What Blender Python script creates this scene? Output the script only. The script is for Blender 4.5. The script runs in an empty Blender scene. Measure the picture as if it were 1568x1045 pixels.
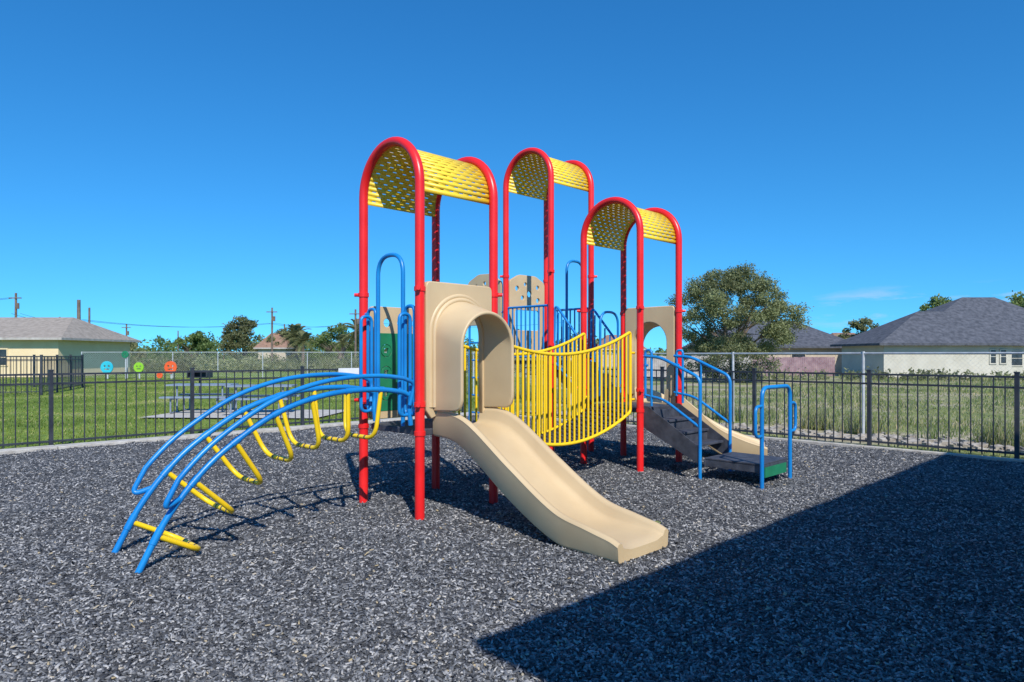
import bpy, math, random
import numpy as np
from mathutils import Vector, Matrix
random.seed(7); rng=np.random.default_rng(11)
S=bpy.context.scene
R2=math.sqrt(.5)
U=Vector((R2,R2,0)); V=Vector((-R2,R2,0)); Z=Vector((0,0,1))

# ---------------------------------------------------------------- materials
def newmat(name):
    m=bpy.data.materials.new(name); m.use_nodes=True
    nt=m.node_tree; b=nt.nodes['Principled BSDF']
    return m,nt,b
def N(nt,t,**k):
    n=nt.nodes.new(t)
    for a,v in k.items(): setattr(n,a,v)
    return n
def ramp(nt,stops,interp='LINEAR'):
    r=N(nt,'ShaderNodeValToRGB'); cr=r.color_ramp; cr.interpolation=interp
    while len(cr.elements)<len(stops): cr.elements.new(.5)
    for e,(p,c) in zip(cr.elements,stops):
        e.position=p; e.color=(c[0],c[1],c[2],1)
    return r
def noisemat(name,c1,c2,scale=5,rough=.5,bump=0.0,bscale=60,detail=5,spec=.5,metal=0,coat=0,c3=None,fs=None):
    m,nt,b=newmat(name)
    tc=N(nt,'ShaderNodeTexCoord'); n=N(nt,'ShaderNodeTexNoise')
    n.inputs['Scale'].default_value=scale; n.inputs['Detail'].default_value=detail
    nt.links.new(tc.outputs['Object'],n.inputs['Vector'])
    st=[(.32,c1),(.68,c2)] if c3 is None else [(.3,c1),(.5,c2),(.72,c3)]
    r=ramp(nt,st); nt.links.new(n.outputs['Fac'],r.inputs[0]); nt.links.new(r.outputs[0],b.inputs['Base Color'])
    b.inputs['Roughness'].default_value=rough; b.inputs['Specular IOR Level'].default_value=spec
    b.inputs['Metallic'].default_value=metal; b.inputs['Coat Weight'].default_value=coat
    if bump:
        n2=N(nt,'ShaderNodeTexNoise'); n2.inputs['Scale'].default_value=bscale; n2.inputs['Detail'].default_value=4
        nt.links.new(tc.outputs['Object'],n2.inputs['Vector'])
        bp=N(nt,'ShaderNodeBump'); bp.inputs['Strength'].default_value=bump; bp.inputs['Distance'].default_value=.02
        nt.links.new(n2.outputs['Fac'],bp.inputs['Height']); nt.links.new(bp.outputs[0],b.inputs['Normal'])
    return m
RED=noisemat('red_powdercoat',(.74,.014,.016),(.86,.024,.024),3,.33,.04,90)
YEL=noisemat('yellow_powdercoat',(.88,.60,.03),(.93,.66,.05),3,.38,.04,90)
YELR=noisemat('yellow_pvc',(.90,.58,.010),(.94,.64,.015),4,.4,.04,90)
BLU=noisemat('blue_powdercoat',(.005,.18,.52),(.010,.24,.61),3,.35,.04,90)
TAN=noisemat('tan_moulded_plastic',(.54,.40,.23),(.64,.49,.29),1.6,.45,.05,140,detail=9)
GRN=noisemat('green_plastic',(.01,.16,.07),(.015,.22,.10),4,.45,.03,80)
DECK=noisemat('dark_deck_coating',(.03,.033,.045),(.07,.075,.095),9,.6,.15,150)
FEN=noisemat('fence_paint',(.022,.025,.036),(.045,.05,.062),6,.45,.05,60)
GALV=noisemat('galvanised_steel',(.42,.44,.46),(.58,.60,.62),9,.5,.05,60,metal=.2)
CONC=noisemat('concrete',(.38,.35,.31),(.55,.52,.47),7,.9,.3,40)
BARK=noisemat('bark',(.12,.09,.065),(.22,.17,.13),6,.95,.6,25)
WOODP=noisemat('weathered_pole_wood',(.12,.09,.07),(.22,.17,.13),4,.9,.3,25)
WIRE=noisemat('wire_rubber',(.02,.02,.02),(.04,.04,.04),4,.8)
ROCK=noisemat('rubble_stone',(.22,.19,.16),(.48,.44,.38),8,.95,.5,20)
PICN=noisemat('picnic_table_coating',(.18,.22,.29),(.25,.30,.38),5,.5)
WHT=noisemat('beige_wall_paint',(.50,.47,.385),(.58,.55,.46),1.2,.85,.1,30)
CREAM=noisemat('cream_siding',(.74,.57,.34),(.80,.64,.40),1.2,.85,.1,30)
SHING=noisemat('grey_shingles',(.05,.055,.068),(.11,.115,.135),3.5,.95,.5,12,detail=10)
SHINGT=noisemat('brown_grey_shingles',(.24,.205,.17),(.36,.31,.26),3.5,.95,.5,12,detail=10)
REDF=noisemat('stained_fence_wood',(.22,.13,.15),(.36,.24,.25),3,.9,.3,20)
PALEF=noisemat('weathered_fence_wood',(.34,.31,.28),(.50,.46,.43),3,.9,.3,20)
GLASS=noisemat('window_glass',(.02,.025,.03),(.05,.06,.07),2,.1)
BRICK=noisemat('tan_stucco',(.46,.37,.28),(.56,.46,.35),2,.9,.2,40)
CYAN=noisemat('cyan_panel',(.02,.42,.55),(.04,.5,.62),2,.5)
LIME=noisemat('lime_panel',(.22,.5,.02),(.3,.58,.04),2,.5)
ORNG=noisemat('orange_panel',(.75,.09,.02),(.8,.13,.03),2,.5)
SIGNW=noisemat('sign_white',(.7,.7,.7),(.8,.8,.8),4,.5)
TERRA=noisemat('brown_roof_tiles',(.22,.13,.09),(.32,.19,.13),3,.9)

def islandmat(name,stops,rough=.8,trans=0,noise=None):
    m,nt,b=newmat(name)
    g=N(nt,'ShaderNodeNewGeometry'); r=ramp(nt,stops)
    nt.links.new(g.outputs['Random Per Island'],r.inputs[0])
    out=r.outputs[0]
    if noise:
        tc=N(nt,'ShaderNodeTexCoord'); n=N(nt,'ShaderNodeTexNoise'); n.inputs['Scale'].default_value=noise[0]; n.inputs['Detail'].default_value=3
        nt.links.new(tc.outputs['Object'],n.inputs['Vector'])
        c0_=noise[1] if isinstance(noise[1],tuple) else (noise[1],)*3; c1_=noise[2] if isinstance(noise[2],tuple) else (noise[2],)*3
        r2=ramp(nt,[(.38,c0_),(.62,c1_)]); nt.links.new(n.outputs['Fac'],r2.inputs[0])
        mx=N(nt,'ShaderNodeMix',data_type='RGBA',blend_type='MULTIPLY'); mx.inputs[0].default_value=1
        nt.links.new(out,mx.inputs[6]); nt.links.new(r2.outputs[0],mx.inputs[7]); out=mx.outputs[2]
    nt.links.new(out,b.inputs['Base Color']); b.inputs['Roughness'].default_value=rough
    b.inputs['Specular IOR Level'].default_value=.3
    if trans:
        t=N(nt,'ShaderNodeBsdfTranslucent'); nt.links.new(out,t.inputs[0])
        ms=N(nt,'ShaderNodeMixShader'); ms.inputs[0].default_value=trans
        nt.links.new(b.outputs[0],ms.inputs[1]); nt.links.new(t.outputs[0],ms.inputs[2])
        nt.links.new(ms.outputs[0],nt.nodes['Material Output'].inputs[0])
    return m
LEAF=islandmat('mesquite_leaves',[(0,(.13,.15,.055)),(.5,(.21,.235,.10)),(1,(.34,.36,.19))],.7,.38,(.5,.75,1.2))
LEAF2=islandmat('tree_leaves',[(0,(.12,.18,.055)),(.5,(.20,.28,.09)),(1,(.32,.38,.16))],.7,.45,(.12,(.7,.8,.7),(1.25,1.15,1.1)))
LEAF3=islandmat('olive_leaves',[(0,(.16,.18,.075)),(.5,(.26,.28,.12)),(1,(.38,.38,.20))],.7,.45,(.12,.7,1.25))
GRASSM=islandmat('grass_blades',[(0,(.14,.21,.03)),(.6,(.24,.34,.06)),(.82,(.34,.40,.11)),(1,(.52,.47,.24))],.7,.4,(.35,(.8,.8,.8),(1.2,1.1,1.0)))
WEEDM=islandmat('weed_blades',[(0,(.15,.20,.06)),(.5,(.26,.32,.11)),(.75,(.38,.39,.19)),(1,(.56,.50,.33))],.7,.4,(.5,(.75,.85,.7),(1.25,1.1,1.05)))
CHIP=islandmat('rubber_chips',[(0,(.030,.032,.037)),(.35,(.09,.093,.10)),(.65,(.175,.18,.19)),(.88,(.30,.30,.305)),(.975,(.46,.45,.44)),(1,(.38,.30,.17))],.8)

# ---------------------------------------------------------------- mesh builder
class MB:
    def __init__(s): s.v=[];s.f=[];s.s=[]
    def add(s,vs,fs,smooth=False):
        o=len(s.v); s.v+= [tuple(p) for p in vs]
        s.f+=[tuple(i+o for i in f) for f in fs]; s.s+=[smooth]*len(fs)
    def box(s,c,sx,sy,sz,ax=None,ay=None,az=None):
        ax=ax or Vector((1,0,0)); ay=ay or Vector((0,1,0)); az=az or Z
        c=Vector(c); vs=[c+ax*(i*sx/2)+ay*(j*sy/2)+az*(k*sz/2) for k in(-1,1) for j in(-1,1) for i in(-1,1)]
        s.add(vs,[(0,2,3,1),(4,5,7,6),(0,1,5,4),(2,6,7,3),(0,4,6,2),(1,3,7,5)])
    def beam(s,a,b,w,h):
        a=Vector(a);b=Vector(b);d=(b-a);L=d.length;d.normalize()
        side=d.cross(Z); side=Vector((1,0,0)) if side.length<1e-3 else side.normalized()
        up=side.cross(d); s.box((a+b)/2,L,w,h,d,side,up)
    def tube(s,pts,r,n=12,cap=True,closed=False):
        pts=[Vector(p) for p in pts]; m=len(pts)
        rs=r if isinstance(r,(list,tuple)) else [r]*m
        T=[]
        for i in range(m):
            if closed: t=pts[(i+1)%m]-pts[i-1]
            else: t=pts[min(i+1,m-1)]-pts[max(i-1,0)]
            T.append(t.normalized())
        ref=Vector((0,0,1)) if abs(T[0].z)<.9 else Vector((1,0,0))
        nrm=T[0].cross(ref).normalized(); vs=[]
        for i in range(m):
            nrm=(nrm-T[i]*nrm.dot(T[i])).normalized(); bi=T[i].cross(nrm)
            for k in range(n):
                a=2*math.pi*k/n; vs.append(pts[i]+(nrm*math.cos(a)+bi*math.sin(a))*rs[i])
        fs=[]
        for i in range(m if closed else m-1):
            j=(i+1)%m
            for k in range(n): fs.append((i*n+k,i*n+(k+1)%n,j*n+(k+1)%n,j*n+k))
        s.add(vs,fs,True)
        if cap and not closed:
            s.add(vs[:n],[tuple(range(n))[::-1]]); s.add(vs[-n:],[tuple(range(n))])
    def obj(s,name,mat,parent=None,bevel=0):
        me=bpy.data.meshes.new(name); me.from_pydata(s.v,[],s.f)
        me.polygons.foreach_set('use_smooth',s.s); me.materials.append(mat); me.update()
        o=bpy.data.objects.new(name,me); S.collection.objects.link(o)
        if parent: o.parent=parent
        if bevel:
            b=o.modifiers.new('b','BEVEL'); b.width=bevel; b.segments=2; b.limit_method='ANGLE'
        return o
def empty(name,loc=(0,0,0)):
    e=bpy.data.objects.new(name,None); S.collection.objects.link(e); return e
def rnd_path(pts,rad=.1,seg=6,closed=False):
    P=[Vector(p) for p in pts]; out=[]; m=len(P)
    for i in range(m):
        if not closed and i in(0,m-1): out.append(P[i]); continue
        a=P[i-1]-P[i]; b=P[(i+1)%m]-P[i]
        r=min(rad,a.length*.49,b.length*.49); p0=P[i]+a.normalized()*r; p1=P[i]+b.normalized()*r
        for k in range(seg+1):
            t=k/seg; out.append(p0*(1-t)**2+P[i]*2*t*(1-t)+p1*t*t)
    return out
def cr(xs,ys,x):
    if x<=xs[0]: return ys[0]
    if x>=xs[-1]: return ys[-1]
    i=max(k for k in range(len(xs)-1) if xs[k]<=x)
    def sl(k):
        if k==0: return (ys[1]-ys[0])/(xs[1]-xs[0])
        if k==len(xs)-1: return (ys[-1]-ys[-2])/(xs[-1]-xs[-2])
        return (ys[k+1]-ys[k-1])/(xs[k+1]-xs[k-1])
    h=xs[i+1]-xs[i]; t=(x-xs[i])/h; m0=sl(i)*h; m1=sl(i+1)*h
    return (2*t**3-3*t*t+1)*ys[i]+(t**3-2*t*t+t)*m0+(-2*t**3+3*t*t)*ys[i+1]+(t**3-t*t)*m1
def panel(name,outer,holes,origin,ax,nrm,thick,mat,parent,bev=.006):
    cu=bpy.data.curves.new(name,'CURVE'); cu.dimensions='2D'; cu.fill_mode='BOTH'
    for lp in [outer]+holes:
        sp=cu.splines.new('POLY'); sp.points.add(len(lp)-1); sp.use_cyclic_u=True
        for q,p in zip(sp.points,lp): q.co=(p[0],p[1],0,1)
    cu.extrude=thick/2; cu.bevel_depth=bev; cu.bevel_resolution=2; cu.materials.append(mat)
    o=bpy.data.objects.new(name,cu); S.collection.objects.link(o)
    M=Matrix((( ax.x,0,nrm.x,origin.x),(ax.y,0,nrm.y,origin.y),(ax.z,1,nrm.z,origin.z),(0,0,0,1)))
    o.matrix_world=M
    if parent: o.parent=parent
    return o
def rrect(x0,y0,x1,y1,r):
    return [(p.x,p.y) for p in rnd_path([(x0,y0,0),(x1,y0,0),(x1,y1,0),(x0,y1,0)],r,5,True)]
def circ(cx,cy,r,n=20): return [(cx+r*math.cos(2*math.pi*k/n),cy+r*math.sin(2*math.pi*k/n)) for k in range(n)]

H=.495
A=Vector((-.9,7.36,0)); C=Vector((1.755,10.05,0)); B=Vector((.60,11.22,0))
def L(c,a,b,z): return Vector((c.x,c.y,0))+U*a+V*b+Z*z

# ---------------------------------------------------------------- towers
def tower(c,deck,peak):
    e=empty('playground_tower')
    mb=MB(); sp=peak-.045-H
    for sa in(-1,1):
        pts=[L(c,sa*H,H,-.1)]+[L(c,sa*H,H,sp*k/4) for k in range(1,4)]
        for k in range(0,25):
            t=math.pi*k/24; pts.append(L(c,sa*H,H*math.cos(t),sp+H*math.sin(t)))
        pts+= [L(c,sa*H,-H,sp*k/4) for k in (3,2,1)]+[L(c,sa*H,-H,-.1)]
        mb.tube(pts,.048,20)
    mb.obj('red_arch_posts',RED,e)
    mb=MB()
    for a in(-H,H):
        for b in(-H,H):
            for z in(deck-.03,deck+.25,deck+1.38):
                mb.tube([L(c,a,b,z-.022),L(c,a,b,z+.022)],.057,16)
            for z in(deck+.25,deck+1.38):
                mb.tube([L(c,a*.98,b*.98,z),L(c,a*1.14,b*1.14,z)],.02,10)
    mb.obj('post_clamps',RED,e)
    mb=MB(); Rr=.462; a0=-H+.035; a1=H-.035
    skirt=.07; Ltot=math.pi*Rr+2*skirt
    def pp(s):
        if s<skirt: return (Rr,sp-(skirt-s))
        if s>skirt+math.pi*Rr: return (-Rr,sp-(s-skirt-math.pi*Rr))
        t=(s-skirt)/Rr; return (Rr*math.cos(t),sp+Rr*math.sin(t))
    pitch=.050; nrow=int(Ltot/pitch); pitch=Ltot/nrow; slot=.0095
    def strip(s0,s1,x0,x1):
        p=pp(s0);q=pp(s1)
        mb.add([L(c,x0,p[0],p[1]),L(c,x1,p[0],p[1]),L(c,x1,q[0],q[1]),L(c,x0,q[0],q[1])],[(0,1,2,3)],True)
    for i in range(nrow):
        s0=i*pitch; s1=s0+pitch-slot; s2=s0+pitch
        if i==nrow-1: strip(s0,s2,a0,a1); continue
        strip(s0,s1,a0,a1)
        x=a0; nx=a0+.05+(.064 if i%2 else 0)
        while nx+.048<a1-.03:
            strip(s1,s2,x,nx); x=nx+.048; nx=x+.080
        strip(s1,s2,x,a1)
    o=mb.obj('perforated_roof',YEL,e); so=o.modifiers.new('s','SOLIDIFY'); so.thickness=.003
    mb=MB()
    k=H-.03; q=.07
    ring=[(-k,-k+q),(-k+q,-k),(k-q,-k),(k,-k+q),(k,k-q),(k-q,k),(-k+q,k),(-k,k-q)]
    vs=[L(c,a,b,deck-.06) for a,b in ring]+[L(c,a,b,deck) for a,b in ring]
    mb.add(vs,[tuple(range(8))[::-1],tuple(range(8,16))]+[(i,(i+1)%8,8+(i+1)%8,8+i) for i in range(8)])
    mb.obj('deck',DECK,e,.006)
    return e
tA=tower(A,.86,3.82); tB=tower(B,1.5,4.88); tC=tower(C,.86,3.83)

# ---------------------------------------------------------------- slide
def slide(name,path,lat,ts,rim,bed,bot,length,half=.34,n=60):
    e=empty(name); mb=MB(); rows=[]
    for i in range(n+1):
        t=length*i/n; c=path(t); l=lat(t); r=cr(ts,rim,t); bd=cr(ts,bed,t); bo=cr(ts,bot,t)
        w=half
        k=max(0,(i-(n-3))/3); r-=k*k*.02; bd-=k*k*.025
        h=r-bd
        half_prof=[(-w+.015,bo),(-w,bo+.02),(-w-.005,r-.045),(-w-.012,r-.02),(-w+.002,r),(-w+.025,r+.006),(-w+.05,r-.004),(-w+.062,r-.03 if h>.05 else r-.012),(-w+.075,bd+h*.35),(-w+.10,bd+.02),(-w+.16,bd+.003),(-w*.3,bd)]
        prof=half_prof+[(-a,b) for a,b in half_prof[::-1]]
        rows.append([c+l*a+Z*b for a,b in prof])
    m=len(rows[0]); vs=[p for r in rows for p in r]; fs=[]
    for i in range(n):
        for k in range(m):
            k2=(k+1)%m; fs.append((i*m+k,i*m+k2,(i+1)*m+k2,(i+1)*m+k))
    mb.add(vs,fs,True)
    o=mb.obj('chute',TAN,e)
    mb2=MB(); mb2.add(rows[-1],[tuple(range(m))]); mb2.add(rows[0],[tuple(range(m))[::-1]])
    mb2.obj('end_caps',TAN,e)
    md=o.modifiers.new('e','EDGE_SPLIT'); md.split_angle=math.radians(50)
    return e
ts=[0,.3,.55,1.07,1.6,1.95,2.25]
rim=[1.03,1.03,.945,.615,.31,.225,.165]; bed=[.87,.865,.78,.43,.155,.115,.105]; bot=[.79,.76,.64,.30,.04,.01,.0]
sl=slide('playground_slide',lambda t:A+U*.03-V*(H-.02+t),lambda t:U,ts,rim,bed,bot,2.26,half=.345)
cps=[L(C,H-.02,0,0),L(C,H+.38,-.06,0),L(C,H+.74,-.34,0),L(C,H+1.02,-.76,0),L(C,H+1.28,-1.24,0)]
def bz(t,L0=2.3):
    s=t/L0*4; i=min(3,int(s)); f=s-i
    P=[cps[0]-(cps[1]-cps[0])]+cps+[cps[-1]+(cps[-1]-cps[-2])]
    a,b,c_,d=P[i],P[i+1],P[i+2],P[i+3]
    return .5*((2*b)+(c_-a)*f+(2*a-5*b+4*c_-d)*f*f+(-a+3*b-3*c_+d)*f**3)
def bl(t):
    d=(bz(min(2.3,t+.02))-bz(max(0,t-.02))).normalized(); return Vector((-d.y,d.x,0))*-1
rim2=[1.08,1.08,1.02,.78,.47,.33,.24]; bed2=[.87,.86,.80,.53,.23,.14,.12]; bot2=[.79,.76,.66,.38,.08,.02,0]
slide('playground_slide',bz,bl,ts,rim2,bed2,bot2,2.29,half=.36)

# ---------------------------------------------------------------- hoods
def hood(c,ax,out,base,depth,parent):
    f=Vector((c.x,c.y,0))+out*(H+.0)
    rI=.315; top=2.10; sp=top-rI
    inner=[(-rI,1.0)]+[(-rI*math.cos(t),sp+rI*math.sin(t)) for t in [math.pi*k/24 for k in range(25)]]+[(rI,1.0)]
    w=.43; outer=rnd_path([(w,1.06,0),(w,2.31,0),(-w,2.31,0),(-w,1.06,0)],.05,5)
    pts=[(p[0],p[1]) for p in inner]+[(rI+.06,.98)]+[(p.x,p.y) for p in outer]+[(-rI-.06,.98)]
    panel('moulded_entry_panel',pts,[],f,ax,out,.05,TAN,parent,.012)
    for rr,oo in((.385,.022),(.35,.05)):
        mb=MB(); tp=2.195 if rr>.36 else 2.155
        pth=[f+ax*(-rr)+Z*1.08+out*oo]+[f+ax*(-rr*math.cos(t))+Z*(tp-rr+rr*math.sin(t))+out*oo for t in [math.pi*k/24 for k in range(25)]]+[f+ax*rr+Z*1.08+out*oo]
        mb.tube(pth,.028 if rr>.36 else .025,10); mb.obj('moulded_rib',TAN,parent)
    mb=MB(); rows=[]; no=18; ro=.338
    for j in range(no+1):
        o=.0+depth*j/no; tp=2.14-.30*o; zc=tp-ro
        zb=1.04+.02*j/no
        kk=max(0,(o-(depth-.11))/.11); zb+=.11*(1-math.sqrt(max(0,1-kk*kk)))
        row=[f+ax*(-ro)+Z*(zb+(zc-zb)*k/6)+out*o for k in range(6)]
        row+=[f+ax*(-ro*math.cos(t))+Z*(zc+ro*math.sin(t))+out*o for t in [math.pi*k/28 for k in range(29)]]
        row+=[f+ax*ro+Z*(zc+(zb-zc)*k/6)+out*o for k in range(1,7)]
        rows.append(row)
    m=len(rows[0]); vs=[p for r in rows for p in r]
    mb.add(vs,[(j*m+k,j*m+k+1,(j+1)*m+k+1,(j+1)*m+k) for j in range(no) for k in range(m-1)],True)
    o=mb.obj('tunnel_hood',TAN,parent); so=o.modifiers.new('s','SOLIDIFY'); so.thickness=.036; so.offset=0
    bv=o.modifiers.new('b','BEVEL'); bv.width=.015; bv.segments=3; bv.limit_method='ANGLE'; bv.angle_limit=math.radians(50)
hood(A,U,-V,0,.46,tA)
hood(C,V,U,0,.30,tC)

# ---------------------------------------------------------------- play panel on A (back-left face)
f=L(A,0,H,0)
panel('tan_activity_panel',rrect(-.42,.90,.42,2.12,.05),[circ(-.2,1.95,.055),circ(-.02,1.95,.055),circ(.18,1.95,.055)]+[rrect(-.35,1.0,.35,1.8,.03)],f,U,V,.03,TAN,tA,.006)
holes=[circ(x,y,.075) for x in(-.22,0,.22) for y in(1.16,1.40,1.64)]
panel('green_game_panel',rrect(-.36,.98,.36,1.83,.02),holes,f-V*.012,U,V,.02,GRN,tA,.004)
for x in(-.22,0,.22):
    for y in(1.16,1.40,1.64):
        panel('game_token',circ(x,y,.062),[rrect(x-.03,y-.03,x+.03,y+.03,.01)],f-V*.01,U,V,.03,GRN,tA,.003)

mb=MB()
fa=lambda b,z,o=0: L(A,-H-o,b,z)
def uloop(mb,p0,p1,z0,z1,r=.019,rad=.2,n=12):
    pts=rnd_path([Vector((p0.x,p0.y,z0)),Vector((p0.x,p0.y,z1)),Vector((p1.x,p1.y,z1)),Vector((p1.x,p1.y,z0))],rad,10); mb.tube(pts,r,n)
uloop(mb,fa(-.22,0),fa(.22,0),.88,2.62,.022,.21)
for s in(-1,1):
    p=fa(s*.41,0); q=fa(s*.26,0); 
    pts=rnd_path([Vector((p.x,p.y,1.0)),Vector((p.x,p.y,2.08)),Vector((q.x,q.y,2.08)),Vector((q.x,q.y,1.0))],.07,6,True); mb.tube(pts,.018,12,closed=True)
    p=fa(s*.34,0,.0); q=fa(s*.34,0,.13)
    pts=rnd_path([Vector((p.x,p.y,1.0)),Vector((p.x,p.y,2.0)),Vector((q.x,q.y,2.0)),Vector((q.x,q.y,1.0))],.07,6,True); mb.tube(pts,.018,12,closed=True)
    for z in(1.05,2.03): mb.tube([fa(s*.41,z),fa(s*H,z)],.018,10)
mb.obj('blue_entry_grips',BLU,tA)
# ---------------------------------------------------------------- arch climber
cl=empty('arch_climber')
T=[-.02,.2,.47,.73,1.09,1.52,2.0,2.35,2.45]; ZZ=[-.05,.36,.69,.90,1.11,1.235,1.27,1.235,1.20]
def cp(t,b,off=0):
    z=cr(T,ZZ,t); dz=(cr(T,ZZ,min(2.45,t+.02))-cr(T,ZZ,max(-.02,t-.02)))/.04
    nx,nz=-dz,1; l=math.hypot(nx,nz); nx/=l;nz/=l
    return L(A,-H-2.47+t+nx*off,b,z+nz*off)
mb=MB()
bl_,br_=.27,-.35
for b in(bl_,br_):
    mb.tube([cp(-.02+2.47*k/50,b) for k in range(51)]+rnd_path([cp(2.45,b)+U*.03-Z*.01,cp(2.45,b)+U*.0-Z*.14,cp(2.45,b)-Z*.3+U*.02],.1,5)[1:],.025,14)
    bo=b+(.07 if b>0 else -.07)
    hr=rnd_path([cp(.30,b,0),cp(.22,bo,.09),cp(.36,bo,.13)],.12,8)+[cp(.36+1.95*k/36,bo,.13) for k in range(1,37)]
    hr+=rnd_path([cp(2.32,bo,.13),cp(2.43,bo,.12),cp(2.45,b*1.1,-.1)],.1,6)[1:]
    mb.tube(hr,.021,12)
mb.obj('blue_rails',BLU,cl)
mb=MB(); mg=MB()
for i,t in enumerate([.13,.40,.72,1.06,1.40,1.76,2.12]):
    d=.40 if i==0 else .47
    pts=rnd_path([cp(t,bl_,0),cp(t,bl_-.04,-d),cp(t,br_+.04,-d),cp(t,br_,0)],.15,8)
    mb.tube(pts,.021,12)
    for q in(.3,.5,.7):
        p0=cp(t,bl_-.04,-d).lerp(cp(t,br_+.04,-d),q-.02); p1=cp(t,bl_-.04,-d).lerp(cp(t,br_+.04,-d),q+.02)
        mg.tube([p0,p1],.0222,10)  # dark bands stand in for shadow bars across the yellow loops
mb.obj('yellow_hanging_rungs',YELR,cl); mg.obj('painted_shadow_bars',DECK,cl)
mb=MB()
for i,t in enumerate([.13,.40,.72,1.06,1.40,1.76,2.12]):
    for b in(bl_,br_):
        mb.tube([cp(t-.03,b),cp(t+.03,b)],.030,12)
mb.obj('rail_clamps',BLU,cl)

# ---------------------------------------------------------------- bridge
br=empty('suspension_bridge')
mb=MB()
def bw(s,b,z): 
    p=L(A,H,b,0).lerp(L(C,-H,b,0),s); return Vector((p.x,p.y,z))
def zt(s): return 1.80+.15*s-.27*4*s*(1-s)
def zb(s): return .84+.02*s-.35*4*s*(1-s)
for b in(-.40,.40):
    s0,s1=.035,.965
    top=[bw(s0+(s1-s0)*k/30,b,zt(s0+(s1-s0)*k/30)) for k in range(31)]
    bt=[bw(s1-(s1-s0)*k/30,b,zb(s1-(s1-s0)*k/30)) for k in range(31)]
    full=[]
    def corner(a,c_,d): return [q for q in rnd_path([a,c_,d],.09,6)][1:-1]
    full+=top[1:-1]+corner(top[-2],top[-1],bt[0]-Z*-.2)+corner(top[-1]-Z*.3,bt[0],bt[1])+bt[1:-1]+corner(bt[-2],bt[-1],bt[-1]+Z*.3)+corner(bt[-1]+Z*.3,top[0],top[1])
    mb.tube(full,.021,12,closed=True)
    nb=28
    for k in range(1,nb):
        s=s0+(s1-s0)*k/nb; mb.tube([bw(s,b,zb(s)),bw(s,b,zt(s))],.0145,8)
    for s,bb in((0,0),(1,0)):
        for z in(1.62,.98): mb.tube([bw(s,b,z),bw(abs(s-.04),b,z)],.018,8)
mb.obj('yellow_bar_sides',YELR,br)
mb=MB()
for k in range(26):
    s=.01+.98*(k+.5)/26; p=bw(s,0,zb(s)-.01); q=bw(s+.01,0,zb(s+.01)-.01); d=(q-p).normalized()
    mb.box(p,.085,.74,.03,d,V,d.cross(V))
mb.obj('plank_walkway',DECK,br)

# ---------------------------------------------------------------- tower B and C blue parts
mb=MB()
def barrier(mb,p,q,z0,z1,n,r=.013):
    d=(q-p).normalized(); p=p+d*.06; q=q-d*.06
    for z in(z0,z1): mb.tube([Vector((p.x,p.y,z)),Vector((q.x,q.y,z))],.019,10)
    for k in range(n+1):
        t=k/n; w=p.lerp(q,t); mb.tube([Vector((w.x,w.y,z0)),Vector((w.x,w.y,z1))],r,8)
barrier(mb,L(B,-H,-H,0),L(B,-H,H,0),1.56,2.36,9)
barrier(mb,L(B,H,-H,0),L(B,H,H,0),1.56,2.36,9)
uloop(mb,L(B,-.18,-H-.05,0),L(B,.22,-H-.05,0),1.5,3.08,.021,.18)
mb.obj('blue_guard_rails',BLU,tB)
g=L(B,0,H,0)
panel('tan_cutout_panel',[(p.x,p.y) for p in rnd_path([(-.42,1.56,0),(.42,1.56,0),(.42,2.82,0),(.2,2.93,0),(-.2,2.93,0),(-.42,2.82,0)],.05,4,True)],
  [circ(-.25,2.7,.05),circ(-.05,2.78,.04),circ(.05,2.62,.06),circ(.25,2.74,.045),circ(-.12,2.55,.045),circ(.26,2.52,.05),rrect(-.3,2.0,.3,2.35,.05)],g,U,V,.03,TAN,tB)
g=L(B,-H,H+.50,0)
panel('tan_cutout_panel_side',[(p.x,p.y) for p in rnd_path([(-.40,2.1,0),(.42,2.1,0),(.42,2.84,0),(.15,2.96,0),(-.15,2.95,0),(-.40,2.80,0)],.06,4,True)],
  [circ(-.2,2.74,.04),circ(0,2.8,.04),circ(.2,2.76,.04)],g,V,U,.03,TAN,tB)
mb=MB()
for b in(H+.12,H+.90): mb.tube([L(B,-H,b,-.05),L(B,-H,b,2.75)],.02,10)
mb.tube([L(B,-H,H,2.3),L(B,-H,H+.9,2.3)],.017,8)
for k in range(6): mb.tube([L(B,-H,H+.12,.3+.3*k),L(B,-H,H+.9,.3+.3*k)],.015,8)
mb.obj('blue_ladder',BLU,tB)

st=empty('playground_stairs'); mb=MB()
for k,(b,z) in enumerate([(H+.12,1.07),(H+.33,1.28),(H+.55,1.46)]):
    mb.box(L(C,0,b,z),.82,.24,.04,U,V); mb.box(L(C,0,b-.11,z-.1),.82,.012,.17,U,V)
for a in(-.42,.42): mb.beam(L(C,a,H-.02,.86),L(C,a,H+.66,1.42),.03,.16)
mb.obj('treads',DECK,st); mb=MB()
for a in(-.45,.45):
    pts=rnd_path([L(C,a,H+.03,1.0),L(C,a,H+.05,1.75),L(C,a,H+.60,2.38),L(C,a,H+.62,1.55)],.12,7); mb.tube(pts,.019,10)
    for k in range(5):
        t=.14+.18*k; mb.tube([L(C,a,H+.05+.57*t,.98+.45*t),L(C,a,H+.05+.56*t,1.72+.6*t)],.013,8)
    pts=rnd_path([L(C,a,H+.03,.98),L(C,a,H+.62,1.5)],.1,4); mb.tube(pts,.017,8)
uloop(mb,L(C,.35,H,0),L(C,-.1,H,0),.9,2.25,.019,.2)
mb.obj('blue_hand_rails',BLU,st)

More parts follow.
